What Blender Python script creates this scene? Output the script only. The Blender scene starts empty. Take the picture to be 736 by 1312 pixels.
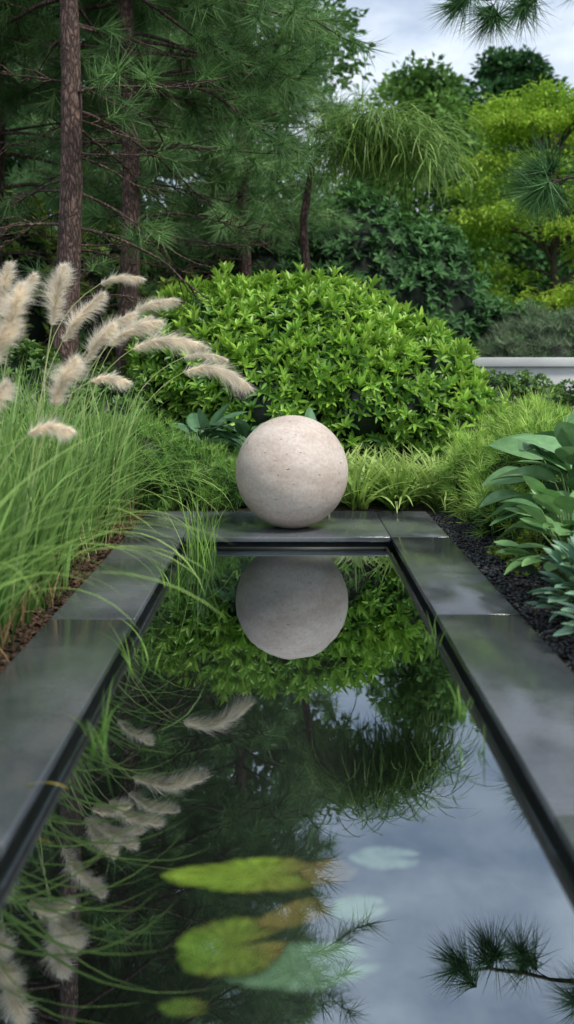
import bpy, bmesh, math
import numpy as np
rng=np.random.default_rng(11)
scene=bpy.context.scene
U=rng.uniform

# ------------------------------------------------------------------ helpers
def norm(v):
    v=np.asarray(v,float); return v/np.maximum(np.linalg.norm(v,axis=-1,keepdims=True),1e-9)
class Geo:
    def __init__(s): s.V=[];s.F=[];s.C=[];s.n=0
    def add(s,V,F,C):
        V=np.asarray(V,np.float32).reshape(-1,3); F=np.asarray(F,np.int64)
        C=np.asarray(C,np.float32)
        if C.ndim==1: C=np.tile(C,(len(V),1))
        s.V.append(V); s.F.append(F+s.n); s.C.append(C); s.n+=len(V)
    def build(s,name,mat,parent=None,smooth=False):
        V=np.concatenate(s.V); C=np.clip(np.concatenate(s.C),0,1)
        me=bpy.data.meshes.new(name)
        me.vertices.add(len(V)); me.vertices.foreach_set('co',V.ravel())
        loops=np.concatenate([f.ravel() for f in s.F]).astype(np.int32)
        tot=np.concatenate([np.full(len(f),f.shape[1],np.int32) for f in s.F])
        st=np.concatenate([[0],np.cumsum(tot)[:-1]]).astype(np.int32)
        me.loops.add(len(loops)); me.loops.foreach_set('vertex_index',loops)
        me.polygons.add(len(tot)); me.polygons.foreach_set('loop_start',st)
        if smooth: me.polygons.foreach_set('use_smooth',np.ones(len(tot),bool))
        me.update(calc_edges=True)
        a=me.color_attributes.new(name='Col',type='FLOAT_COLOR',domain='POINT')
        a.data.foreach_set('color',np.concatenate([C,np.ones((len(C),1),np.float32)],1).ravel())
        me.materials.append(mat)
        o=bpy.data.objects.new(name,me); scene.collection.objects.link(o)
        if parent: o.parent=parent
        return o
def empty(name,loc=(0,0,0)):
    o=bpy.data.objects.new(name,None); scene.collection.objects.link(o); o.empty_display_size=.2
    return o
def frames(d,up):
    d=norm(d); x=np.cross(d,up); bad=np.linalg.norm(x,axis=-1)<1e-3
    x[bad]=[1,0,0]; x=norm(x); z=np.cross(x,d)
    return np.stack([x,d,z],axis=-1)
def inst(g,T,F,pos,d,up,sx,sy,sz,col):
    n=len(pos); k=len(T)
    up=np.broadcast_to(np.asarray(up,float),(n,3))
    R=frames(d,up)
    S=np.stack([np.broadcast_to(sx,n),np.broadcast_to(sy,n),np.broadcast_to(sz,n)],-1)
    Ts=T[None]*S[:,None,:]
    V=np.einsum('nij,nkj->nki',R,Ts)+pos[:,None]
    FF=(F[None]+(np.arange(n)*k)[:,None,None]).reshape(-1,F.shape[1])
    C=np.repeat(np.broadcast_to(col,(n,3)),k,axis=0)
    g.add(V.reshape(-1,3),FF,C)
def cmix(a,b,t):
    a=np.array(a);b=np.array(b); t=np.asarray(t)[:,None]
    return (a*(1-t)+b*t)*U(.8,1.2,(len(t),1))
def rdir(n):
    return norm(rng.normal(size=(n,3)))
LEAF4=np.array([[0,0,0],[-.5,.45,.1],[0,1,-.05],[.5,.45,.1]]); LEAF4F=np.array([[0,1,2],[0,2,3]])
LEAF6=np.array([[0,0,0],[-.42,.30,.08],[-.38,.66,.06],[0,1,-.12],[.38,.66,.06],[.42,.30,.08]])
LEAF6F=np.array([[0,1,2,3],[0,3,4,5]])
NEED=np.array([[-.5,0,0],[.5,0,0],[0,1,0.]]); NEEDF=np.array([[0,1,2]])
def ico(sub):
    bm=bmesh.new(); bmesh.ops.create_icosphere(bm,subdivisions=sub,radius=1)
    bm.verts.ensure_lookup_table()
    V=np.array([v.co[:] for v in bm.verts]); F=np.array([[v.index for v in f.verts] for f in bm.faces]); bm.free()
    return V,F
ICO2=ico(3); ICO1=ico(1)
def lump(p,s=1.0,ph=0.):
    return (np.sin(p[:,0]*3.1*s+ph)*np.sin(p[:,1]*2.7*s+ph*1.3)*np.sin(p[:,2]*3.7*s+ph*.7)+.5*np.sin(p[:,0]*7.3*s+ph)*np.sin(p[:,2]*6.1*s)*np.sin(p[:,1]*6.7*s))
def tube(g,P,R,col,sides=8):
    P=np.asarray(P,float); n=len(P); R=np.broadcast_to(R,n)
    T=np.gradient(P,axis=0); T=norm(T)
    ref=np.array([0.,0,1.]) if abs(T[0,2])<.8 else np.array([0,1.,0])
    X=norm(np.cross(T,np.broadcast_to(ref,(n,3)))); Y=np.cross(T,X)
    a=np.linspace(0,2*np.pi,sides,endpoint=False)
    V=P[:,None]+R[:,None,None]*(np.cos(a)[None,:,None]*X[:,None]+np.sin(a)[None,:,None]*Y[:,None])
    F=[]
    for i in range(n-1):
        b=i*sides; j=np.arange(sides); j2=(j+1)%sides
        F.append(np.stack([b+j,b+j2,b+sides+j2,b+sides+j],1))
    g.add(V.reshape(-1,3),np.concatenate(F),col)
def blades(g,base,az,L,W,lean,droop,col,segs=8,tip=None,power=1.3,tw=1.0,dark=.45):
    n=len(base); L=np.broadcast_to(L,n);W=np.broadcast_to(W,n)
    t=np.linspace(0,1,segs+1)
    th=lean[:,None]+droop[:,None]*t[None]**power
    ds=L[:,None]/segs
    r=np.concatenate([np.zeros((n,1)),np.cumsum(np.sin((th[:,1:]+th[:,:-1])/2)*ds,1)],1)
    z=np.concatenate([np.zeros((n,1)),np.cumsum(np.cos((th[:,1:]+th[:,:-1])/2)*ds,1)],1)
    c,s=np.cos(az)[:,None],np.sin(az)[:,None]
    side=U(-.12,.12,n)[:,None]*L[:,None]*t[None]**2
    P=np.stack([base[:,0:1]+r*c-side*s, base[:,1:2]+r*s+side*c, base[:,2:3]+z],-1)
    w=W[:,None]*np.minimum(1,(1-t[None])**.55*1.1)*(.6+.4*np.minimum(1,t*4))[None]
    a2=(az+U(-tw,tw,n))[:,None]+U(-.5,.5,n)[:,None]*t[None]
    sd=np.stack([-np.sin(a2),np.cos(a2),np.zeros_like(a2)],-1)
    A=P-sd*w[...,None]/2; B=P+sd*w[...,None]/2
    V=np.stack([A,B],2).reshape(n,-1,3)
    k=2*(segs+1); j=np.arange(segs)*2
    F=np.stack([j,j+1,j+3,j+2],1)
    FF=(F[None]+(np.arange(n)*k)[:,None,None]).reshape(-1,4)
    C=np.repeat(np.broadcast_to(col,(n,3))[:,None],k,1)
    tt=np.repeat(t,2)[None,:,None]
    if tip is not None: C=C*(1-tt**2)+np.asarray(tip)*tt**2
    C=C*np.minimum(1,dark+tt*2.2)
    g.add(V.reshape(-1,3),FF,C.reshape(-1,3))

# ------------------------------------------------------------------ materials
def mat(name):
    m=bpy.data.materials.new(name); m.use_nodes=True; nt=m.node_tree
    for n in list(nt.nodes): nt.nodes.remove(n)
    out=nt.nodes.new('ShaderNodeOutputMaterial'); return m,nt,out
def N(nt,t,**k):
    n=nt.nodes.new(t)
    for a,b in k.items():
        if a in n.inputs: n.inputs[a].default_value=b
        else: setattr(n,a,b)
    return n
def foliage(name,rough=.5,tr=.25,spec=.4,gain=1.0,nscale=9.,sat=1.):
    m,nt,out=mat(name)
    at=N(nt,'ShaderNodeAttribute',attribute_name='Col')
    no=N(nt,'ShaderNodeTexNoise',Scale=nscale,Detail=3.)
    tc=N(nt,'ShaderNodeTexCoord'); nt.links.new(tc.outputs['Object'],no.inputs['Vector'])
    mr=N(nt,'ShaderNodeMapRange'); mr.inputs['To Min'].default_value=.6*gain; mr.inputs['To Max'].default_value=1.4*gain
    nt.links.new(no.outputs[0],mr.inputs[0])
    hs=N(nt,'ShaderNodeHueSaturation',Saturation=sat); nt.links.new(at.outputs['Color'],hs.inputs['Color'])
    vm=N(nt,'ShaderNodeVectorMath',operation='SCALE')
    nt.links.new(hs.outputs[0],vm.inputs[0]); nt.links.new(mr.outputs[0],vm.inputs['Scale'])
    p=N(nt,'ShaderNodeBsdfPrincipled',Roughness=rough); p.inputs['Specular IOR Level'].default_value=spec
    nt.links.new(vm.outputs[0],p.inputs['Base Color'])
    if tr>0:
        t=N(nt,'ShaderNodeBsdfTranslucent'); nt.links.new(vm.outputs[0],t.inputs['Color'])
        mx=N(nt,'ShaderNodeMixShader',Fac=tr); nt.links.new(p.outputs[0],mx.inputs[1]); nt.links.new(t.outputs[0],mx.inputs[2])
        nt.links.new(mx.outputs[0],out.inputs[0])
    else: nt.links.new(p.outputs[0],out.inputs[0])
    return m
M_leaf=foliage('leaf_glossy',.33,.28,.5,1.08,sat=1.0)
M_far=foliage('leaf_matte',.6,.28,.25,1.32,sat=1.0)
M_need=foliage('pine_needles',.5,.22,.3,1.28,sat=1.0)
M_grass=foliage('grass_blades',.42,.38,.35,1.12,sat=1.0)
M_plume=foliage('plume_fluff',.8,.45,.1,1.2)
M_host=foliage('hosta_leaf',.38,.18,.5,1.12,22.,sat=.95)
M_pad=foliage('lily_pad_leaf',.4,.05,.3,1.0,26.)

def ramp(nt,stops):
    r=N(nt,'ShaderNodeValToRGB'); e=r.color_ramp.elements
    while len(e)<len(stops): e.new(.5)
    for i,(p,c) in enumerate(stops):
        e[i].position=p; e[i].color=(*c,1) if len(c)==3 else c
    return r
def g3(v): return (v,v,v)

# bark
m,nt,out=mat('pine_bark'); M_bark=m
tc=N(nt,'ShaderNodeTexCoord'); mp=N(nt,'ShaderNodeMapping'); mp.inputs['Scale'].default_value=(1,1,.33)
nt.links.new(tc.outputs['Object'],mp.inputs[0])
nz=N(nt,'ShaderNodeTexNoise',Scale=14.,Detail=5.); nt.links.new(mp.outputs[0],nz.inputs['Vector'])
va=N(nt,'ShaderNodeMixRGB',Fac=.12); nt.links.new(mp.outputs[0],va.inputs[1]); nt.links.new(nz.outputs['Color'],va.inputs[2])
vo=N(nt,'ShaderNodeTexVoronoi',feature='DISTANCE_TO_EDGE',Scale=26.); nt.links.new(va.outputs[0],vo.inputs['Vector'])
r1=ramp(nt,[(0,(.025,.017,.014)),(.12,(.11,.066,.052)),(.45,(.26,.178,.142))]); nt.links.new(vo.outputs['Distance'],r1.inputs[0])
mu=N(nt,'ShaderNodeMixRGB',blend_type='MULTIPLY',Fac=.7); nt.links.new(r1.outputs[0],mu.inputs[1])
r2=ramp(nt,[(.3,g3(.45)),(.7,(1.2,1.1,1.1))]); nt.links.new(nz.outputs[0],r2.inputs[0]); nt.links.new(r2.outputs[0],mu.inputs[2])
p=N(nt,'ShaderNodeBsdfPrincipled',Roughness=.9); nt.links.new(mu.outputs[0],p.inputs['Base Color'])
bp=N(nt,'ShaderNodeBump',Strength=1.,Distance=.03); nt.links.new(vo.outputs['Distance'],bp.inputs['Height']); nt.links.new(bp.outputs[0],p.inputs['Normal'])
nt.links.new(p.outputs[0],out.inputs[0])

# wet slate
m,nt,out=mat('wet_slate'); M_slate=m
tc=N(nt,'ShaderNodeTexCoord'); at=N(nt,'ShaderNodeAttribute',attribute_name='Col')
n1=N(nt,'ShaderNodeTexNoise',Scale=1.7,Detail=5.,Roughness=.5); n2=N(nt,'ShaderNodeTexNoise',Scale=70.,Detail=6.,Roughness=.7); n3=N(nt,'ShaderNodeTexNoise',Scale=7.,Detail=4.)
for n in (n1,n2,n3): nt.links.new(tc.outputs['Object'],n.inputs['Vector'])
rr=ramp(nt,[(.42,g3(.07)),(.52,g3(.17)),(.62,g3(.32))]); nt.links.new(n1.outputs[0],rr.inputs[0])
rc=ramp(nt,[(.40,(.060,.066,.072)),(.52,(.090,.097,.104)),(.7,(.125,.133,.142))]); nt.links.new(n1.outputs[0],rc.inputs[0])
rf=ramp(nt,[(.3,g3(.82)),(.7,g3(1.18))]); nt.links.new(n2.outputs[0],rf.inputs[0])
m1=N(nt,'ShaderNodeMixRGB',blend_type='MULTIPLY',Fac=1.); nt.links.new(rc.outputs[0],m1.inputs[1]); nt.links.new(rf.outputs[0],m1.inputs[2])
m2=N(nt,'ShaderNodeMixRGB',blend_type='MULTIPLY',Fac=1.); nt.links.new(m1.outputs[0],m2.inputs[1]); nt.links.new(at.outputs['Color'],m2.inputs[2])
p=N(nt,'ShaderNodeBsdfPrincipled'); p.inputs['Specular IOR Level'].default_value=1.0
nt.links.new(m2.outputs[0],p.inputs['Base Color']); nt.links.new(rr.outputs[0],p.inputs['Roughness'])
bp=N(nt,'ShaderNodeBump',Strength=.12,Distance=.003); nt.links.new(n2.outputs[0],bp.inputs['Height'])
bp2=N(nt,'ShaderNodeBump',Strength=.12,Distance=.01); nt.links.new(n3.outputs[0],bp2.inputs['Height']); nt.links.new(bp.outputs[0],bp2.inputs['Normal'])
nt.links.new(bp2.outputs[0],p.inputs['Normal']); nt.links.new(p.outputs[0],out.inputs[0])

# travertine sphere
m,nt,out=mat('travertine'); M_trav=m
tc=N(nt,'ShaderNodeTexCoord')
n1=N(nt,'ShaderNodeTexNoise',Scale=3.4,Detail=7.,Roughness=.6); n2=N(nt,'ShaderNodeTexNoise',Scale=45.,Detail=5.)
mp=N(nt,'ShaderNodeMapping'); mp.inputs['Scale'].default_value=(1,1,2.1); mp.inputs['Rotation'].default_value=(.25,.15,0); nt.links.new(tc.outputs['Object'],mp.inputs[0])
n3=N(nt,'ShaderNodeTexNoise',Scale=27.,Detail=2.,Roughness=.6); nt.links.new(mp.outputs[0],n3.inputs['Vector'])
nt.links.new(mp.outputs[0],n1.inputs['Vector']); nt.links.new(tc.outputs['Object'],n2.inputs['Vector'])
rc=ramp(nt,[(.3,(.47,.375,.31)),(.5,(.58,.485,.415)),(.7,(.67,.58,.51))]); nt.links.new(n1.outputs[0],rc.inputs[0])
rf=ramp(nt,[(.3,g3(.86)),(.7,g3(1.09))]); nt.links.new(n2.outputs[0],rf.inputs[0])
rp=ramp(nt,[(.265,g3(.42)),(.325,g3(1.))]); nt.links.new(n3.outputs[0],rp.inputs[0])
m1=N(nt,'ShaderNodeMixRGB',blend_type='MULTIPLY',Fac=1.); nt.links.new(rc.outputs[0],m1.inputs[1]); nt.links.new(rf.outputs[0],m1.inputs[2])
m2=N(nt,'ShaderNodeMixRGB',blend_type='MULTIPLY',Fac=1.); nt.links.new(m1.outputs[0],m2.inputs[1]); nt.links.new(rp.outputs[0],m2.inputs[2])
p=N(nt,'ShaderNodeBsdfPrincipled',Roughness=.75); nt.links.new(m2.outputs[0],p.inputs['Base Color'])
bp=N(nt,'ShaderNodeBump',Strength=.7,Distance=.009); nt.links.new(rp.outputs[0],bp.inputs['Height'])
bp2=N(nt,'ShaderNodeBump',Strength=.3,Distance=.004); nt.links.new(n2.outputs[0],bp2.inputs['Height']); nt.links.new(bp.outputs[0],bp2.inputs['Normal'])
nt.links.new(bp2.outputs[0],p.inputs['Normal']); nt.links.new(p.outputs[0],out.inputs[0])

def noisy(name,c1,c2,scale=8.,rough=.8,bump=.3,dist=.01,spec=.5):
    m,nt,out=mat(name); tc=N(nt,'ShaderNodeTexCoord'); n=N(nt,'ShaderNodeTexNoise',Scale=scale,Detail=7.)
    nt.links.new(tc.outputs['Object'],n.inputs['Vector'])
    r=ramp(nt,[(.35,c1),(.65,c2)]); nt.links.new(n.outputs[0],r.inputs[0])
    p=N(nt,'ShaderNodeBsdfPrincipled',Roughness=rough); p.inputs['Specular IOR Level'].default_value=spec
    nt.links.new(r.outputs[0],p.inputs['Base Color'])
    b=N(nt,'ShaderNodeBump',Strength=bump,Distance=dist); nt.links.new(n.outputs[0],b.inputs['Height']); nt.links.new(b.outputs[0],p.inputs['Normal'])
    nt.links.new(p.outputs[0],out.inputs[0]); return m
M_ground=noisy('soil_ground',(.018,.014,.010),(.05,.038,.028),6.,.95,.8,.03)
M_basin=noisy('black_liner',(.005,.006,.006),(.012,.013,.013),20.,.5,.1)
M_wall=noisy('white_render',(.66,.66,.64),(.78,.78,.76),3.,.8,.1)
M_wood=noisy('deciduous_bark',(.04,.03,.024),(.10,.08,.062),18.,.9,.6,.02)
M_chip=foliage('stone_chips',.45,0,.5)
M_mulch=foliage('mulch_chips',.8,0,.2,1.2)
M_stem=foliage('stems',.6,.0,.3,1.3)

# water
m,nt,out=mat('pond_water'); M_water=m
tc=N(nt,'ShaderNodeTexCoord'); n1=N(nt,'ShaderNodeTexNoise',Scale=3.,Detail=2.); nt.links.new(tc.outputs['Object'],n1.inputs['Vector'])
bp=N(nt,'ShaderNodeBump',Strength=.05,Distance=.01); nt.links.new(n1.outputs[0],bp.inputs['Height'])
gl=N(nt,'ShaderNodeBsdfGlossy',Roughness=.004); gl.inputs['Color'].default_value=(.82,.92,1,1); nt.links.new(bp.outputs[0],gl.inputs['Normal'])
tp=N(nt,'ShaderNodeBsdfTransparent'); tp.inputs['Color'].default_value=(.90,.95,.88,1)
fr=N(nt,'ShaderNodeFresnel',IOR=3.9); ge=N(nt,'ShaderNodeNewGeometry')
sb=N(nt,'ShaderNodeMath',operation='SUBTRACT'); sb.inputs[0].default_value=1.; nt.links.new(ge.outputs['Backfacing'],sb.inputs[1])
ml=N(nt,'ShaderNodeMath',operation='MULTIPLY'); nt.links.new(sb.outputs[0],ml.inputs[0]); nt.links.new(fr.outputs[0],ml.inputs[1])
mx=N(nt,'ShaderNodeMixShader'); nt.links.new(ml.outputs[0],mx.inputs[0]); nt.links.new(tp.outputs[0],mx.inputs[1]); nt.links.new(gl.outputs[0],mx.inputs[2])
nt.links.new(mx.outputs[0],out.inputs[0])

# ------------------------------------------------------------------ ground, pool
def boxes(name,lst,mat_,bevel=0.004,parent=None,cols=None):
    g=Geo(); F=np.array([[0,3,2,1],[4,5,6,7],[0,1,5,4],[1,2,6,5],[2,3,7,6],[3,0,4,7]])
    for i,(x0,x1,y0,y1,z0,z1) in enumerate(lst):
        V=[[x0,y0,z0],[x1,y0,z0],[x1,y1,z0],[x0,y1,z0],[x0,y0,z1],[x1,y0,z1],[x1,y1,z1],[x0,y1,z1]]
        g.add(V,F,cols[i] if cols else (1,1,1))
    o=g.build(name,mat_,parent)
    if bevel:
        b=o.modifiers.new('bevel','BEVEL'); b.width=bevel; b.segments=2
    return o
g=Geo()
xs=[-400,-.95,.95,400]; ys=[-400,-1.7,7.2,600]
for i in range(3):
    for j in range(3):
        if i==1 and j==1: continue
        g.add([[xs[i],ys[j],.028],[xs[i+1],ys[j],.028],[xs[i+1],ys[j+1],.028],[xs[i],ys[j+1],.028]],[[0,1,2,3]],(1,1,1))
g.build('ground',M_ground)
g=Geo()
V=[[-60,13.5,.034],[60,13.5,.034],[60,120,.034],[-60,120,.034]]; g.add(V,[[0,1,2,3]],(1,1,1))
g.build('lawn',noisy('lawn_grass',(.04,.09,.02),(.08,.16,.035),5.,.9,.6,.03))

YB=6.29; YE=7.36; IN=.70; OU=1.09; Z0,Z1=.030,.065; J=.0025
sl=[];cc=[]
for sx in (1,-1):
    yy=[-1.9,.55,2.45,4.38,YB,YE] if sx>0 else [-1.9,.4,2.3,4.30,YB,YE]
    for a,b in zip(yy[:-1],yy[1:]):
        x0,x1=sorted((sx*IN,sx*OU)); sl.append((x0,x1,a+J,b-J,Z0,Z1)); v=U(.85,1.2); cc.append((v,v,v*1.01))
sl.append((-IN+2*J,IN-2*J,YB+J,YE-J,Z0,Z1)); cc.append((1.1,1.1,1.1))
sl.append((-IN+2*J,IN-2*J,-1.9+J,-1.5,Z0,Z1)); cc.append((1,1,1))
boxes('stone_coping',sl,M_slate,.004,None,cc)
W=.735
boxes('pool_basin',[(-.97,-W,-1.6,YB+.03,-.7,.0295),(W,.97,-1.6,YB+.03,-.7,.0295),(-.97,.97,YB+.03,7.25,-.7,.0295),(-.97,.97,-1.75,-1.6,-.7,.0295),(-.97,.97,-1.75,7.25,-.8,-.7),
  (-.672,-.655,-1.55,YB-.02,-.05,.004),(.655,.672,-1.55,YB-.02,-.05,.004),(-.655,.655,YB-.04,YB-.02,-.05,.004)],M_basin,0)
g=Geo(); g.add([[-W+.001,-1.6,0],[W-.001,-1.6,0],[W-.001,YB+.03,0],[-W+.001,YB+.03,0]],[[0,1,2,3]],(1,1,1)); g.build('water',M_water)

# sphere
V,F=ico(7); V=V*.4
V[:,2]=np.maximum(V[:,2],-.394)
V*= (1+.0015*lump(V*5))[:,None]
g=Geo(); g.add(V,F,(1,1,1)); o=g.build('stone_sphere',M_trav,smooth=True); o.location=(.035,6.67,Z1+.3945)

# ------------------------------------------------------------------ shrubs
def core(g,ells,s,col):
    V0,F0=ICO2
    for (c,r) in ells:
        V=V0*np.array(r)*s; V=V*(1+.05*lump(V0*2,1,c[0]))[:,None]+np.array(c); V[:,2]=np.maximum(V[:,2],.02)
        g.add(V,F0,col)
def shell(ells,n,zmin=.05,amp=.06,ph=0,rej=.92):
    P=[];Nn=[]
    area=np.array([ (r[0]*r[1]+r[0]*r[2]+r[1]*r[2]) for c,r in ells]); k=(area/area.sum()*n).astype(int)
    for (c,r),kk in zip(ells,k):
        d=rdir(kk); r=np.array(r); p=d*r; nn=norm(d/r)
        P.append(p*(1+amp*lump(d*2.2,1,ph+c[0]))[:,None]+np.array(c)); Nn.append(nn)
    own=np.concatenate([np.full(kk,i) for i,kk in enumerate(k)])
    P=np.concatenate(P);Nn=np.concatenate(Nn)
    keep=P[:,2]>zmin
    for i,(c,r) in enumerate(ells):
        q=(P-np.array(c))/np.array(r); keep&=(np.sum(q*q,1)>rej*.85)|(own==i)
    return P[keep],Nn[keep]
def whorls(g,P,Nn,m,L,Wd,ang,c1,c2,c3,T=LEAF6,F=LEAF6F,depth=.12,upb=.5,bright_up=True,clump=0.):
    n=len(P)
    ax=norm(Nn+np.array([0,0,upb])+rng.normal(size=(n,3))*.3)
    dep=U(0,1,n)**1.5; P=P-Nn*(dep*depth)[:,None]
    R=frames(ax,np.broadcast_to([.3,.2,.9],(n,3)))
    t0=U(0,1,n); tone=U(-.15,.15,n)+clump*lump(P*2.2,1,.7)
    for i in range(m):
        a=i/m*2*np.pi+t0*6.28+U(-.3,.3,n)
        th=np.radians(U(ang[0],ang[1],n))
        d=R[:,:,1]*np.cos(th)[:,None]+(R[:,:,0]*np.cos(a)[:,None]+R[:,:,2]*np.sin(a)[:,None])*np.sin(th)[:,None]
        l=L*U(.7,1.2,n)
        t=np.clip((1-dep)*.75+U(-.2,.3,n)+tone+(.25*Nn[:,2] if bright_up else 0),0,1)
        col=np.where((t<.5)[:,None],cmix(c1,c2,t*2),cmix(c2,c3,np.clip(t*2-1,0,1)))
        inst(g,T,F,P,d,ax,l*Wd,l,l,col)

g=Geo()
EB=[((-.50,9.9,1.0),(1.05,1.0,1.05)),((.30,9.8,1.0),(1.05,1.0,1.08)),((1.10,9.6,.72),(.90,.85,.92)),((-.05,9.7,.9),(1.35,1.0,1.08)),((1.62,9.3,.45),(.55,.55,.62)),((-1.05,9.9,.9),(.62,.8,1.0)),
 ((.75,9.3,.75),(.6,.6,.72)),((-.2,9.2,.75),(.7,.6,.8))]
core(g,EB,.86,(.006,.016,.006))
P,Nn=shell(EB,13500,.1,.09)
k=(P[:,1]<10.4); P=P[k];Nn=Nn[k]
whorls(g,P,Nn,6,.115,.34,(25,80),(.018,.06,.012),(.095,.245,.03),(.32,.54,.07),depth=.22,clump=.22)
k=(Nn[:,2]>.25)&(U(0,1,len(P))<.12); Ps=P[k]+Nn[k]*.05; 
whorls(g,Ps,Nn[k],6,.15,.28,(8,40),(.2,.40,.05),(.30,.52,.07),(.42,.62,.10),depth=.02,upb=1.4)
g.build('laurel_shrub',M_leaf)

g=Geo()
ED=[((-.6,17,1.8),(1.6,1.4,2.3)),((1.2,17,2.0),(1.7,1.4,2.3)),((2.6,17.5,1.6),(1.3,1.3,2.2)),((4.0,17.6,1.0),(1.4,1.3,1.4)),((5.6,17.8,.9),(1.4,1.3,1.2))]
core(g,ED,.86,(.006,.014,.006))
P,Nn=shell(ED,6500,.05,.16)
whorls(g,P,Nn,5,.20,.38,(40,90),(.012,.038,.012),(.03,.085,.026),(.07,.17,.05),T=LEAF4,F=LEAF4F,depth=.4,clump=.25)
g.build('rhododendron_shrub',M_far)

g=Geo()
EL=[((-4.6,14.5,1.6),(1.5,1.2,2.2)),((-2.9,15,1.5),(1.3,1.2,2.0)),((-6.6,15,1.8),(1.6,1.2,2.5)),((-1.6,14,1.0),(1.1,1,1.5))]
core(g,EL,.85,(.006,.014,.006)); P,Nn=shell(EL,5000,.05,.15)
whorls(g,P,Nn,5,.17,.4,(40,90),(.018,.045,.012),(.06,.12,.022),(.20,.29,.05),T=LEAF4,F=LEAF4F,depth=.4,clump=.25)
g.build('viburnum_shrub',M_far)
g=Geo()
EL=[((-2.5,8.8,.55),(.9,.8,.85)),((-1.7,8.7,.4),(.6,.6,.75)),((-3.4,9.2,.6),(.9,.8,.9))]
core(g,EL,.82,(.008,.02,.006)); P,Nn=shell(EL,2600,.05,.1)
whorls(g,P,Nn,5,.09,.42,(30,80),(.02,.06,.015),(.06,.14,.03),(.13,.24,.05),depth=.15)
g.build('boxwood_shrub',M_leaf)

g=Geo()
EH=[((2.3,10.6,.5),(.55,.5,.62)),((2.75,10.8,.45),(.5,.5,.66)),((1.85,10.4,.4),(.5,.5,.6)),((3.4,10.9,.4),(.6,.5,.6))]
core(g,EH,.86,(.008,.02,.006)); P,Nn=shell(EH,5200,.05,.06)
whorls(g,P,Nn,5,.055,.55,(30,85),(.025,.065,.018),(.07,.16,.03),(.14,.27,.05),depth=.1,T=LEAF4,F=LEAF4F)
g.build('clipped_hedge',M_leaf)

def feathery(name,ells,n,m,L,w,c1,c2,c3,upb=.4,sp=(10,75),mat_=M_need,amp=.22,cl=.22,cs=.72):
    g=Geo(); core(g,ells,cs,(.008,.02,.006)); P,Nn=shell(ells,n,.04,amp)
    whorls(g,P,Nn,m,L,w,sp,c1,c2,c3,T=NEED,F=NEEDF,depth=.22,upb=upb,clump=cl)
    return g.build(name,mat_)
feathery('juniper_shrub',[((4.0,14.3,1.0),(.9,.7,1.0)),((5.0,14.3,1.0),(1.0,.7,1.15)),((3.3,14.0,.8),(.6,.6,.8))],4500,12,.16,.06,(.05,.08,.045),(.10,.15,.08),(.16,.22,.12))
feathery('asparagus_fern',[((1.50,7.45,.30),(.25,.3,.34)),((1.70,7.0,.34),(.24,.3,.36)),((2.0,7.5,.5),(.34,.4,.40)),((1.48,6.45,.18),(.20,.22,.20)),((1.48,6.95,.2),(.16,.2,.24)),((1.85,6.8,.5),(.25,.25,.32))],2600,18,.14,.045,(.02,.07,.014),(.13,.27,.045),(.36,.52,.11),amp=.4,cl=.45)
feathery('juniper_shrub',[((-.80,7.85,.25),(.40,.35,.30)),((-1.2,7.7,.38),(.38,.35,.42)),((-1.55,7.5,.35),(.4,.4,.4)),((-.45,7.8,.18),(.28,.28,.25))],3400,16,.11,.05,(.02,.07,.015),(.09,.21,.04),(.22,.38,.08),amp=.32,cl=.4)
feathery('sedum_groundcover',[((1.42,5.75,.05),(.16,.2,.10)),((1.36,5.35,.04),(.1,.15,.07)),((1.7,5.9,.06),(.25,.25,.14))],1200,10,.035,.3,(.08,.15,.02),(.2,.3,.04),(.30,.40,.06))

# strap-leaf clumps (liriope)
g=Geo()
for (cx,cy) in [(.58,7.68),(.92,7.68),(1.24,7.70),(.42,7.95),(.76,7.95),(1.08,7.98),(1.36,8.1)]:
    n=90
    base=np.stack([cx+rng.normal(0,.03,n),cy+rng.normal(0,.03,n),np.full(n,.03)],1)
    c=cmix((.07,.19,.025),(.42,.60,.14),U(0,1,n))
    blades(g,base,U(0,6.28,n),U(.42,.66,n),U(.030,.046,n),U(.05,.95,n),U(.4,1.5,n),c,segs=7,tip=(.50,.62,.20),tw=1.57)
g.build('liriope_clump',M_grass)

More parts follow.
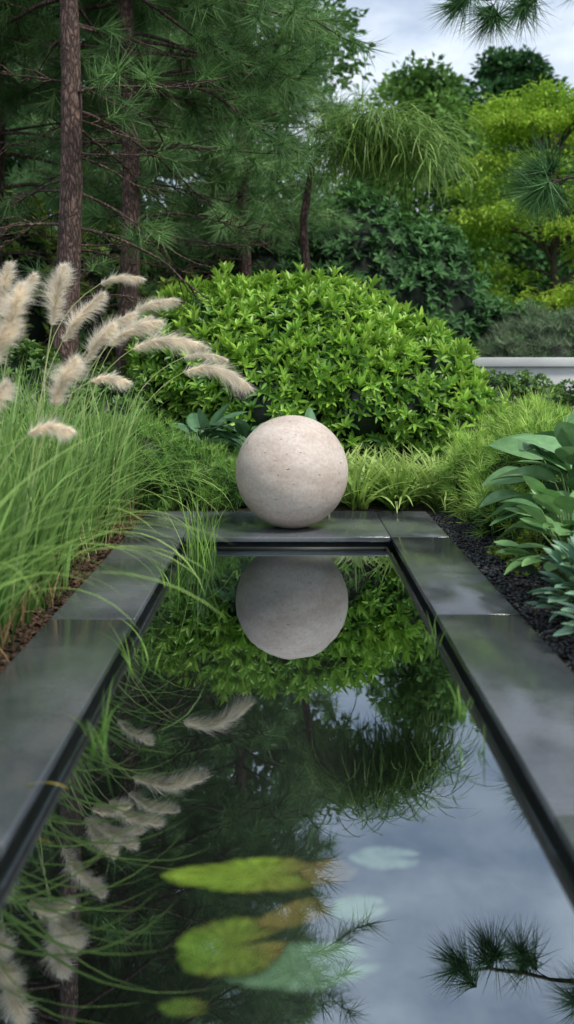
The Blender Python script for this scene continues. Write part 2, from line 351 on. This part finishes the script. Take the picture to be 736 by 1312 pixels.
def broad(nu=7,nt_=9,droop=.28,cup=.10,pw=.8):
    V=[];
    for j in range(nt_):
        t=j/(nt_-1); w=max(.02,math.sin(math.pi*min(1,t**pw*.97+.02)))**.75
        for i in range(nu):
            u=-1+2*i/(nu-1)
            V.append((u*.5*w, t, -droop*t*t+cup*abs(u)*w+.018*math.cos(u*9)*w))
    F=[(j*nu+i,j*nu+i+1,(j+1)*nu+i+1,(j+1)*nu+i) for j in range(nt_-1) for i in range(nu-1)]
    return np.array(V),np.array(F)
BT,BF=broad(); BT2,BF2=broad(7,8,.15,.08,1.25)
def hosta(name,cx,cy,z0,rad,height,n,L,wd,c1,c2,T=BT,F=BF,elev=(0,60)):
    par=empty(name); g=Geo(); s=Geo()
    az=U(0,6.28,n); el=np.radians(U(elev[0],elev[1],n)); rr=rad*np.cos(el)*U(.35,1,n)
    hz=height*(.35+.65*np.sin(el))*U(.75,1.05,n)
    pos=np.stack([cx+rr*np.cos(az),cy+rr*np.sin(az),z0+hz],1)
    e2=el*.8+np.radians(U(-20,15,n))
    d=np.stack([np.cos(e2)*np.cos(az),np.cos(e2)*np.sin(az),np.sin(e2)],1)
    l=L*U(.7,1.15,n); up=norm(rng.normal(0,.25,(n,3))+[0,0,1]); inst(g,T,F,pos,d,up,l*wd*U(.8,1.2,n),l,l*U(.4,1.5,n),cmix(c1,c2,U(0,1,n)))
    g.build('leaves',M_host,par,True)
    for i in range(n):
        b=np.array([cx,cy,z0])+rng.normal(0,.02,3)*[1,1,0]; m_=(b+pos[i])/2+np.array([0,0,.06])
        tt=np.linspace(0,1,5)[:,None]; Pq=(1-tt)**2*b+2*tt*(1-tt)*m_+tt**2*pos[i]
        tube(s,Pq,.005,(.10,.17,.05),4)
    s.build('stems',M_stem,par)
bl1,bl2=(.05,.13,.06),(.12,.24,.115)
hosta('hosta',-.30,8.10,.03,.28,.66,36,.34,.46,bl1,bl2,elev=(5,65))
hosta('hosta',-.78,8.25,.03,.25,.70,34,.32,.46,bl1,bl2,elev=(5,65))
hosta('hosta',.12,8.25,.03,.22,.62,26,.30,.46,bl1,bl2,elev=(5,65))
hosta('hosta',1.74,5.5,.03,.34,.78,44,.36,.68,(.07,.18,.06),(.18,.34,.13))
hosta('hosta',1.95,6.3,.03,.40,.85,40,.40,.66,(.06,.16,.055),(.15,.30,.10))
hosta('hosta',1.50,4.85,.03,.28,.54,80,.22,.46,(.08,.20,.06),(.22,.41,.12),T=BT2,F=BF2)
hosta('hosta',1.95,4.3,.03,.42,.70,70,.26,.46,(.07,.18,.06),(.20,.36,.11),T=BT2,F=BF2)
hosta('euphorbia_plant',1.38,4.25,.03,.18,.34,120,.14,.42,(.09,.19,.115),(.22,.38,.23),T=BT2,F=BF2,elev=(-5,80))
hosta('euphorbia_plant',1.36,3.80,.03,.18,.34,120,.14,.42,(.09,.19,.115),(.22,.38,.23),T=BT2,F=BF2,elev=(-5,80))
hosta('euphorbia_plant',1.50,3.4,.03,.22,.34,80,.15,.42,(.09,.19,.115),(.22,.38,.23),T=BT2,F=BF2,elev=(-5,80))

def chips(name,n,x,y,s,c1,c2,mat_,flat=.45,zb=.03):
    g=Geo(); T,F=ICO1; T=T*(1+rng.normal(0,.18,(len(T),1)))
    pos=np.stack([U(x[0],x[1],n),U(y[0],y[1],n),zb+U(0,.022,n)],1)
    ss=U(s[0],s[1],n); inst(g,T,F,pos,rdir(n)*[1,1,.5],norm(rng.normal(size=(n,3))*.5+[0,0,1]),ss,ss*U(.7,1.6,n),ss*flat,cmix(c1,c2,U(0,1,n)))
    return g.build(name,mat_)
chips('black_gravel',12000,(1.10,2.1),(1.5,7.4),(.008,.019),(.012,.013,.015),(.06,.062,.068),M_chip)
chips('bark_mulch',8000,(-2.3,-1.10),(2.4,7.6),(.008,.02),(.03,.018,.011),(.11,.066,.042),M_mulch,.3)

# ------------------------------------------------------------------ ornamental grass
par=empty('ornamental_grass'); g=Geo()
cl=[]
for y in np.arange(3.3,7.4,.33):
    cl.append((U(-1.34,-1.24),y)); cl.append((U(-1.75,-1.5),y+.15)); cl.append((U(-2.3,-1.95),y+.05))
for (cx,cy) in cl:
    n=60; inner=cx>-1.4
    base=np.stack([cx+rng.normal(0,.05,n),cy+rng.normal(0,.06,n),np.full(n,.03)],1)
    c=cmix((.035,.11,.02),(.25,.44,.11),U(0,1,n)**1.1)
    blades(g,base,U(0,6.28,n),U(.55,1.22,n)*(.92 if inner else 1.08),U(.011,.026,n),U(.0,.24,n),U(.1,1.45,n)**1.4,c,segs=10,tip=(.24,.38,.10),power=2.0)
    n=24
    base=np.stack([cx+rng.normal(0,.07,n),cy+rng.normal(0,.07,n),np.full(n,.03)],1)
    blades(g,base,U(0,6.28,n),U(.15,.42,n),U(.006,.012,n),U(.05,.5,n),U(.3,1.6,n),cmix((.34,.22,.10),(.50,.36,.18),U(0,1,n)),segs=6,dark=.8)
n=44
base=np.stack([U(-1.32,-1.18,n),U(3.3,6.6,n),np.full(n,.03)],1)
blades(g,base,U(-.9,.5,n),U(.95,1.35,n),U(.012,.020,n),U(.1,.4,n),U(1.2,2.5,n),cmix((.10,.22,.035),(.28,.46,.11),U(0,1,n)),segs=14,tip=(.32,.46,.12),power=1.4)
n=22
base=np.stack([U(-1.36,-1.2,n),U(2.6,3.4,n),np.full(n,.03)],1)
blades(g,base,U(-.3,.9,n),U(1.0,1.45,n),U(.012,.022,n),U(.05,.35,n),U(1.3,2.4,n),cmix((.10,.22,.035),(.28,.46,.11),U(0,1,n)),segs=16,tip=(.32,.46,.12),power=1.3)
g.build('leaf_blades',M_grass,par)
def plume(gs,gp,base,start,dirv,L,wid,droop,nh=2600):
    base=np.array(base);start=np.array(start);dirv=norm(np.array(dirv,float))
    ctrl=start-dirv*np.linalg.norm(start-base)*.45
    t=np.linspace(0,1,14)[:,None]; P=(1-t)**2*base+2*t*(1-t)*ctrl+t**2*start
    k=16; Q=[start]; d=dirv.copy()
    for i in range(k):
        d=norm(d+np.array([0,0,-droop/k])); Q.append(Q[-1]+d*L/k)
    Q=np.array(Q); tube(gs,np.concatenate([P,Q[1:]]),np.linspace(.0035,.001,14+k),(.30,.33,.14),5)
    T=norm(np.gradient(Q,axis=0)); u=U(0,1,nh)**.9; idx=u*k; i0=np.minimum(idx.astype(int),k-1); f=(idx-i0)[:,None]
    o=Q[i0]*(1-f)+Q[i0+1]*f; tt=norm(T[i0]*(1-f)+T[i0+1]*f)
    R=frames(tt,np.broadcast_to([.1,.3,1.],(nh,3))); a=U(0,6.28,nh); th=np.radians(U(14,62,nh))
    lock=np.round(a/6.28*9)+np.round(u*14)*10; th=th*(.72+.38*np.sin(lock*12.9898)**2)
    dd=tt*np.cos(th)[:,None]+(R[:,:,0]*np.cos(a)[:,None]+R[:,:,2]*np.sin(a)[:,None])*np.sin(th)[:,None]+np.array([0,0,-.5])
    prof=np.sin(np.pi*np.clip(u*.80+.10,0,1))**.7
    l=wid*prof*U(.5,1.5,nh)*(.65+.7*np.sin(lock*78.2)**2)
    inst(gp,NEED,NEEDF,o,dd,rdir(nh),.0026,l,1.,cmix((.62,.54,.42),(.92,.87,.77),U(0,1,nh)))
gs=Geo(); gp=Geo()
PL=[((-1.30,3.9,.03),(-1.19,4.0,1.32),(.15,0,1),.26,.07,.5),((-1.30,4.4,.03),(-1.13,4.5,1.42),(.15,0,1),.29,.07,.3),
((-1.25,4.9,.03),(-1.20,5.0,1.35),(.55,0,1),.34,.065,.6),((-1.3,5.2,.03),(-1.12,5.3,1.33),(.7,.1,1),.32,.065,.8),
((-1.25,5.4,.03),(-1.05,5.5,1.34),(.9,0,1),.34,.085,.9),((-1.2,5.7,.03),(-1.2,6.0,1.74),(1,0,.6),.28,.055,.8),
((-1.2,5.7,.03),(-.96,5.8,1.32),(1,0,.62),.46,.11,1.0),((-1.2,4.0,.03),(-1.0,4.0,1.06),(.3,0,1),.22,.07,.8),
((-1.25,4.9,.03),(-1.05,5.0,1.14),(1,0,.5),.20,.06,.9),((-1.25,3.8,.03),(-1.05,3.8,.95),(.8,0,.7),.18,.055,1.2),
((-1.35,4.0,.03),(-1.27,4.0,1.22),(.3,0,1),.22,.07,.5),((-1.2,6.2,.03),(-.70,6.3,1.17),(1,0,.55),.48,.12,1.4),
((-1.2,6.4,.03),(-.72,6.5,1.27),(1,0,.40),.30,.06,.8),((-1.35,3.8,.03),(-1.23,3.8,.98),(.3,0,1),.2,.06,.8),
((-1.2,5.9,.03),(-1.02,6.0,1.52),(.8,0,.8),.34,.07,.9),((-1.25,5.0,.03),(-1.10,5.1,1.24),(.5,0,1),.26,.06,.6),
((-1.6,5.2,.03),(-1.62,5.3,1.5),(.1,0,1),.3,.07,.6),((-1.9,6,.03),(-1.8,6.1,1.55),(.4,0,1),.3,.07,.6),((-1.3,6.8,.03),(-1.25,6.9,1.4),(.6,0,.8),.3,.07,.8)]
for q in PL: plume(gs,gp,*q)
gs.build('stems',M_stem,par); gp.build('plumes',M_plume,par)

g=Geo()
def wg(cx,cy,n,L,sp=.04,lean=.35,dr=(0,1.2),w=(.005,.010)):
    base=np.stack([cx+rng.normal(0,sp,n),cy+rng.normal(0,sp*1.5,n),np.full(n,-.05)],1)
    blades(g,base,U(0,6.28,n),U(L*.4,L,n),U(w[0],w[1],n),U(.02,lean,n),U(dr[0],dr[1],n),cmix((.09,.20,.03),(.25,.42,.09),U(0,1,n)),segs=8)
wg(-.56,6.05,45,.5,.06); wg(-.50,5.7,18,.75,.05,.25,(0,.5)); wg(-.6,5.2,14,.35); wg(-.6,3.9,12,.3); wg(-.62,3.1,12,.25,.03)
wg(.62,3.35,12,.24,.02); wg(.645,4.15,8,.22,.02); wg(.6,3.0,5,.18,.02)
base=np.array([[-.52,5.9,-.03]]); blades(g,base,np.array([.1]),1.0,.012,np.array([.12]),np.array([.65]),np.array([[.16,.26,.06]]),segs=12)
g.build('water_grass',M_grass)

# ------------------------------------------------------------------ lily pads
def pad(name,cx,cy,rx,ry,rot,notch,c1,c2,z=-.003,tipd=0.,ph=0.,rag=1.):
    g=Geo(); n=120; rings=16; V=[];C=[]
    cr,sr=math.cos(rot),math.sin(rot)
    for j in range(rings+1):
        f_=j/rings
        for i in range(n+1):
            a=notch*f_**.5+(2*math.pi-2*notch*f_**.5)*i/n
            r=f_*(1+.035*math.sin(5*a+ph)+rag*f_**3*(.025*math.sin(13*a+ph*2)+.02*math.sin(29*a+ph))+tipd*max(0,math.cos(a-math.pi))**6)
            x=rx*r*math.cos(a); y=ry*r*math.sin(a)
            V.append((cx+x*cr-y*sr,cy+x*sr+y*cr,z-.002*(1-f_)+.0010*math.sin(7*a+ph)*f_))
            t=min(1,max(0,.25+.75*math.cos(a+ph*.1)*f_+.30*math.sin(3*a+ph)*f_+.5*max(0,f_-.8)*5*(.5+.5*math.sin(6*a+ph))))
            v=(.84+.16*math.cos(a*18))*(.88+.2*math.sin(4.1*a+9*f_+ph)*f_)
            if f_>.93: v*=.7
            C.append([ (c1[k]*(1-t)+c2[k]*t)*v for k in range(3)])
    F=[(j*(n+1)+i,j*(n+1)+i+1,(j+1)*(n+1)+i+1,(j+1)*(n+1)+i) for j in range(rings) for i in range(n)]
    g.add(V,F,np.array(C)); g.build(name,M_pad,None,True)
pad('lily_pad',-.055,2.29,.165,.078,.05,.12,(.27,.37,.045),(.19,.12,.045),tipd=.5)
pad('lily_pad',.105,2.30,.07,.055,.3,.12,(.20,.13,.05),(.12,.085,.04),tipd=.1,ph=1.5,z=-.0015,rag=2)
pad('lily_pad',-.12,2.01,.12,.10,.3,.2,(.16,.25,.035),(.20,.14,.04),ph=2)
pad('lily_pad',.03,2.13,.085,.045,.5,.1,(.22,.15,.05),(.12,.085,.03),tipd=.3,z=-.0015,ph=1,rag=2)
pad('lily_pad',.03,1.955,.16,.08,.1,.15,(.15,.24,.15),(.18,.26,.19),z=-.009,ph=3)
pad('lily_pad',.165,2.16,.07,.05,.2,.15,(.16,.24,.16),(.18,.25,.18),z=-.009,ph=4)
pad('lily_pad',.25,2.38,.09,.055,0,.2,(.16,.22,.17),(.18,.24,.19),z=-.010,ph=5)
pad('lily_pad',-.2,1.82,.05,.025,0,.2,(.12,.19,.03),(.16,.16,.04))
g=Geo()
blades(g,np.array([[-.73,2.62,.066]]),np.array([-.35]),.14,.016,np.array([1.2]),np.array([.7]),np.array([[.55,.45,.09]]),segs=6,dark=1.)
g.build('fallen_leaf',M_grass)

par=empty('garden_wall')
boxes('wall_body',[(2.06,12,12.0,12.25,.02,1.165)],M_wall,.006,par)
boxes('wall_cap',[(2.0,12.05,11.94,12.31,1.166,1.285)],M_wall,.008,par)

# ------------------------------------------------------------------ pines
def needles(g,pos,d,m,L,w,c1,c2,spread=(12,80),back=.12,droop=.12):
    n=len(pos)
    P=np.repeat(pos,m,0);D=np.repeat(norm(d),m,0); k=n*m
    R=frames(D,np.broadcast_to([.13,.21,.9],(k,3))); a=U(0,6.28,k); th=np.radians(U(spread[0],spread[1],k))
    dd=D*np.cos(th)[:,None]+(R[:,:,0]*np.cos(a)[:,None]+R[:,:,2]*np.sin(a)[:,None])*np.sin(th)[:,None]+np.array([0,0,-droop])
    P=P-D*U(0,back,k)[:,None]
    tc=np.repeat(U(0,1,n),m)*.7+U(0,.3,k)
    inst(g,NEED,NEEDF,P,dd,rdir(k),w,L*U(.7,1.1,k),1.,cmix(c1,c2,tc))
def pine(x,y,h,r,zgreen,blen,c1,c2,bias=0.,need=42,L=.24,lean=0.,w=.006,name='pine_tree',step=.30,zlow=1.9,openf=False):
    par=empty(name); gt=Geo(); gb=Geo(); gn=Geo()
    zz=np.linspace(0,h,40); tx=x+lean*zz/h+.04*np.sin(zz*1.1+x); ty=y+.04*np.sin(zz*.9+x*2)
    rad=r*(1-.75*zz/h)*(1+.03*np.sin(zz*9)); rad[0]*=1.35; rad[1]*=1.1
    tube(gt,np.stack([tx,ty,zz],1),rad,(1,1,1),16)
    tp=[];td=[]
    z=zlow
    while z<h-.2:
        k=4 if z>zgreen else 3
        for _ in range(k):
            az=U(0,6.28)
            if openf and z<6.5 and math.sin(az)<-.55: az=-az
            frac=(z-zgreen)/(h-zgreen)
            green=z>zgreen
            Lb=blen*(1-.75*max(0,frac)**1.3)*U(.7,1.1)*(1+bias*math.cos(az)) if green else blen*U(.3,.75)*(1+bias*math.cos(az))
            nseg=9; p=np.array([np.interp(z,zz,tx),np.interp(z,zz,ty),z+U(-.1,.1)]); P=[p]; e=U(.0,.35) if green else U(-.15,.25)
            d0=np.array([math.cos(az),math.sin(az),e])
            for i in range(nseg):
                d0=norm(d0+np.array([rng.normal(0,.09),rng.normal(0,.09),-.07+rng.normal(0,.07)+(.12 if i>5 else 0)])); P.append(P[-1]+d0*Lb/nseg)
            P=np.array(P); tube(gb,P,np.linspace(.028 if green else .020,.005,nseg+1)*(Lb/2)**.5,(1,1,1),5)
            ntw=int(Lb*(6 if green else 8))
            for q in range(ntw):
                f=U(.3,1) if green else U(.15,1); ii=f*nseg; i0=min(int(ii),nseg-1); b=P[i0]*(1-(ii-i0))+P[i0+1]*(ii-i0)
                T=norm(P[i0+1]-P[i0]); sd=np.cross(T,[0,0,1.])*(1 if q%2 else -1)
                dv=norm(T*U(.4,.9)+sd*U(.4,.9)+np.array([0,0,U(-.35,.35)])); l=Lb*U(.12,.30)
                Q=np.array([b,b+dv*l*.5+[0,0,rng.normal(0,.03)],b+dv*l+[0,0,U(-.08,.06)]]); tube(gb,Q,[.009,.006,.004],(1,1,1),3)
                if green or U()<.08:
                    tp+= [Q[2],Q[1]*.5+Q[2]*.5,Q[1]]; td+=[dv+rng.normal(0,.2,3),dv+sd*.5+rng.normal(0,.3,3),dv-sd*.4+rng.normal(0,.3,3)]
            if green: tp.append(P[-1]); td.append(P[-1]-P[-2])
        z+=step*U(.7,1.2)
    tp.append(np.array([tx[-1],ty[-1],h])); td.append(np.array([0,0,1.]))
    needles(gn,np.array(tp),np.array(td),need,L,w,c1,c2)
    gt.build('trunk',M_bark,par,True); gb.build('branches',M_bark,par,True); gn.build('needles',M_need,par)
pc1,pc2=(.03,.09,.03),(.18,.32,.10)
pine(-2.10,9.0,10.5,.135,4.6,2.5,pc1,pc2,bias=.10,need=34,w=.008,L=.34,openf=True,step=.36)
pine(-1.75,10.3,11.0,.125,4.2,2.5,pc1,pc2,bias=.10,need=34,w=.008,L=.34,openf=True,step=.36)
pine(-3.9,12.5,11,.14,3.4,2.6,pc1,pc2,need=24,w=.010,L=.32,step=.36,zlow=2.6)
pine(-.7,15.0,11.5,.12,3.2,2.0,(.06,.14,.05),(.24,.40,.15),w=.012,L=.36,need=24,step=.36,zlow=2.8)
pine(-2.9,18,12.5,.14,2.8,3.0,(.06,.14,.05),(.22,.36,.14),w=.015,L=.38,need=20,step=.38,zlow=2.6)

# pine whose boughs reach in from the right
par=empty('pine_tree'); gt=Geo();gb=Geo();gn=Geo()
zz=np.linspace(0,9.5,30); tube(gt,np.stack([5.3+.05*np.sin(zz),9.6+.05*np.cos(zz),zz],1),.17*(1-.7*zz/9.5),(1,1,1),14)
tp=[];td=[]
def bough(pts,tufts):
    P=np.array(pts,float); t=np.linspace(0,1,len(P)); tt=np.linspace(0,1,14)
    Q=np.stack([np.interp(tt,t,P[:,i]) for i in range(3)],1)+rng.normal(0,.012,(14,3))
    tube(gb,Q,np.linspace(.04,.009,14),(1,1,1),6)
    for (x,y,z,dx,dz) in tufts:
        e=np.array([x,y,z]); j=np.argmin(np.linalg.norm(Q-e,axis=1)); j=max(0,j-1)
        tube(gb,np.array([Q[j],(Q[j]+e)/2+[0,0,.03],e]),[.011,.008,.006],(1,1,1),4)
        for _ in range(3):
            tp.append(e+rng.normal(0,.05,3)); td.append(np.array([dx,rng.normal(0,.4),dz])+rng.normal(0,.3,3))
bough([(5.3,9.6,2.9),(4.2,9.5,3.15),(3.1,9.5,3.12),(2.65,9.5,3.05)],[(2.46,9.5,3.00,-1,-.15),(2.62,9.3,3.10,-.5,.5),(2.75,9.7,2.95,-.3,-.5),(3.1,9.5,3.15,-.4,.4),(3.4,9.4,3.0,-.4,-.2),(2.55,9.2,2.92,-.5,-.5)])
bough([(5.3,9.6,5.0),(4.2,9.5,5.2),(3.1,9.5,5.05),(2.2,9.5,4.93),(1.75,9.5,4.9)],[(1.72,9.5,4.86,-1,-.3),(2.05,9.3,4.76,-.3,-.8),(2.45,9.6,4.86,-.4,-.7),(2.9,9.4,5.05,-.4,.2),(3.4,9.4,5.0,-.3,-.6)])
bough([(5.3,9.6,6.0),(4.2,9.7,6.3),(3.3,9.6,6.2),(2.8,9.5,6.0)],[(2.8,9.5,6.0,-1,-.1),(3.3,9.7,6.1,-.4,-.5),(3.8,9.4,6.3,-.2,.4)])
bough([(5.3,9.6,4.0),(4.4,9.8,4.1),(3.7,9.9,4.0)],[(3.6,9.9,3.95,-1,-.2),(3.9,9.7,4.2,-.4,.5)])
needles(gn,np.array(tp),np.array(td),115,.44,.010,(.02,.07,.022),(.11,.24,.075),spread=(8,88),back=.1,droop=.05)
gt.build('trunk',M_bark,par,True);gb.build('boughs',M_bark,par,True);gn.build('needles',M_need,par)

# weeping conifer
par=empty('weeping_conifer'); gt=Geo();gn=Geo()
Pt=np.array([(.3,12.2,0),(.35,12.2,1.5),(.2,12.2,3),(.35,12.2,3.9),(.8,12.2,4.35),(1.4,12.2,4.3),(1.9,12.2,3.95)])
tt=np.linspace(0,1,24); t=np.linspace(0,1,len(Pt)); Q=np.stack([np.interp(tt,t,Pt[:,i]) for i in range(3)],1)
tube(gt,Q,np.linspace(.07,.02,24),(1,1,1),8)
n=2600; f=U(.58,1,n); c=np.stack([np.interp(f,t,Pt[:,i]) for i in range(3)],1)+np.stack([rng.normal(0,.16,n),rng.normal(0,.35,n),U(-.35,.14,n)],1)
blades(gn,c,U(0,6.28,n),U(.30,.85,n),U(.014,.024,n),U(.7,1.7,n),U(1.0,2.0,n),cmix((.08,.18,.04),(.36,.54,.14),U(0,1,n)),segs=6,power=.6)
gt.build('trunk',M_bark,par,True); gn.build('drooping_foliage',M_grass,par)

# ------------------------------------------------------------------ deciduous trees
def btree(name,x,y,h,rw,zb,nc,nl,ls,c1,c2,flat=.75,cr=1.1,layered=False,feather=False):
    par=empty(name); gt=Geo(); gl=Geo()
    zz=np.linspace(0,h*.8,12); tr=h*.017
    tube(gt,np.stack([x+.1*np.sin(zz*.7),y+.1*np.cos(zz*.6),zz],1),np.linspace(tr,tr*.3,12),(1,1,1),9)
    for i in range(nc):
        v=U(0,1)**.8; z=zb+(h-zb)*v
        prof=math.sin(math.pi*min(1,.18+.80*v))**.6 if not layered else (1-.65*v)
        a=U(0,6.28); rr=rw*prof*U(.3,1.0)**.6
        c=np.array([x+rr*math.cos(a),y+rr*math.sin(a),z-.3])
        R=np.array([cr,cr,cr*flat])*U(.6,1.15)*(.65+.35*prof)
        b=np.array([x,y,max(zb*.6,z-rr*.6)]); b[2]=min(b[2],h*.78)
        tube(gt,np.array([b,(b+c)/2+[0,0,.15],c]),[tr*.35,tr*.22,tr*.08],(1,1,1),4)
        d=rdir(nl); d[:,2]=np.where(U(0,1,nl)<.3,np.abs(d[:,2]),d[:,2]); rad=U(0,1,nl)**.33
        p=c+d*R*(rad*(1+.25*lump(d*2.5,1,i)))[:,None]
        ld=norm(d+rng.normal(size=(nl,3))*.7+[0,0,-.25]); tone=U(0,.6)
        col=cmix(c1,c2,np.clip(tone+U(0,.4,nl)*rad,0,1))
        if feather:
            for q in range(5):
                inst(gl,LEAF4,LEAF4F,p+rng.normal(0,.08,(nl,3)),norm(ld*[1,1,.35]+rng.normal(0,.35,(nl,3))),(0,0,1.),ls*.3,ls*U(.6,1.1,nl),ls,col)
        else:
            inst(gl,LEAF4,LEAF4F,p,ld,norm(rng.normal(size=(nl,3))*.6+[0,0,1]),ls*.6,ls*U(.7,1.2,nl),ls,col)
    gt.build('trunk_and_limbs',M_wood,par,True); gl.build('crown',M_far,par)
dk1,dk2=(.016,.05,.014),(.06,.145,.038)
md1,md2=(.03,.085,.02),(.12,.24,.045)
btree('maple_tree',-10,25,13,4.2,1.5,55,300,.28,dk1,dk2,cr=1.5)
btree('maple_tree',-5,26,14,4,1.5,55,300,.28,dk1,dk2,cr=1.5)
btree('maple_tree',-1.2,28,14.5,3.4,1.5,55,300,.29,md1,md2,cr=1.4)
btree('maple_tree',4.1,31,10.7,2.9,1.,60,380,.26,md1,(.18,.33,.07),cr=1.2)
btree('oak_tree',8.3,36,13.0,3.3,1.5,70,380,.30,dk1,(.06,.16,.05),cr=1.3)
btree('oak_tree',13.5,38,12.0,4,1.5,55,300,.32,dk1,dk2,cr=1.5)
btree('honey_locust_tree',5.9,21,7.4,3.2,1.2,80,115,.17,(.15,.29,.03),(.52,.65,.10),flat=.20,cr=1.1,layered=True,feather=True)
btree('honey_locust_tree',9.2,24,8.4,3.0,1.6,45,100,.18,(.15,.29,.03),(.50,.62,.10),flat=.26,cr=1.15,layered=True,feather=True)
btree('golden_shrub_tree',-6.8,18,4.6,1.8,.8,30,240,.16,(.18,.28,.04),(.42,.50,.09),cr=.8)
g=Geo()
for i in range(40):
    x=-36+i*2.1; R=np.array([2.6,2,U(3.8,5)]); c=np.array([x,46+U(-2,2),3.2]); n=700
    d=rdir(n); p=c+d*R*(1+.15*lump(d*2.4,1,i))[:,None]
    inst(g,LEAF4,LEAF4F,p,norm(d+rng.normal(size=(n,3))*.6),norm(rng.normal(size=(n,3))*.5+[0,0,1]),.4,.6,.5,cmix(dk1,md2,U(0,.7)+U(0,.3,n)))
core(g,[((-36+i*2.1,46.5,3.2),(2.4,1.4,4.0)) for i in range(40)],.9,(.006,.014,.006))
g.build('distant_trees',M_far)

# ------------------------------------------------------------------ sky & light
w=bpy.data.worlds.new('World'); scene.world=w; w.use_nodes=True; nt=w.node_tree
for n in list(nt.nodes): nt.nodes.remove(n)
out=nt.nodes.new('ShaderNodeOutputWorld')
sk=nt.nodes.new('ShaderNodeTexSky'); sk.sky_type='NISHITA'; sk.sun_disc=False
sd=norm(np.array([.50,-.45,.95])); el=math.asin(sd[2]); rot=math.atan2(sd[0],sd[1])
sk.sun_elevation=el; sk.sun_rotation=rot
b1=N(nt,'ShaderNodeBackground',Strength=.15); nt.links.new(sk.outputs[0],b1.inputs[0])
tc=N(nt,'ShaderNodeTexCoord'); mp=N(nt,'ShaderNodeMapping'); mp.inputs['Scale'].default_value=(1,1,2.0); nt.links.new(tc.outputs['Generated'],mp.inputs[0])
nz=N(nt,'ShaderNodeTexNoise',Scale=3.4,Detail=7.,Roughness=.58); nt.links.new(mp.outputs[0],nz.inputs['Vector'])
mr=N(nt,'ShaderNodeMapRange'); mr.inputs['From Min'].default_value=.40; mr.inputs['From Max'].default_value=.60; mr.inputs['To Min'].default_value=.35; mr.inputs['To Max'].default_value=.98
nt.links.new(nz.outputs[0],mr.inputs[0])
b2=N(nt,'ShaderNodeBackground',Strength=1.25); b2.inputs[0].default_value=(.80,.88,.98,1)
mx=N(nt,'ShaderNodeMixShader'); nt.links.new(mr.outputs[0],mx.inputs[0]); nt.links.new(b1.outputs[0],mx.inputs[1]); nt.links.new(b2.outputs[0],mx.inputs[2])
nt.links.new(mx.outputs[0],out.inputs[0])
L=bpy.data.lights.new('sun','SUN'); L.energy=3.0; L.angle=math.radians(12); L.color=(1,.96,.88)
o=bpy.data.objects.new('sun',L); scene.collection.objects.link(o)
from mathutils import Vector
o.rotation_euler=Vector(sd).to_track_quat('Z','Y').to_euler()

cam=bpy.data.cameras.new('camera'); co=bpy.data.objects.new('camera',cam); scene.collection.objects.link(co)
co.location=(0,0,1.255); co.rotation_euler=(math.radians(90),0,0)
cam.sensor_fit='VERTICAL'; cam.sensor_height=36; cam.lens=36*1200/1312; cam.shift_y=-195/1312
cam.clip_start=.05; cam.clip_end=1500
cam.dof.use_dof=True; cam.dof.focus_distance=6.6; cam.dof.aperture_fstop=1.5
scene.camera=co
scene.view_settings.view_transform='Standard'
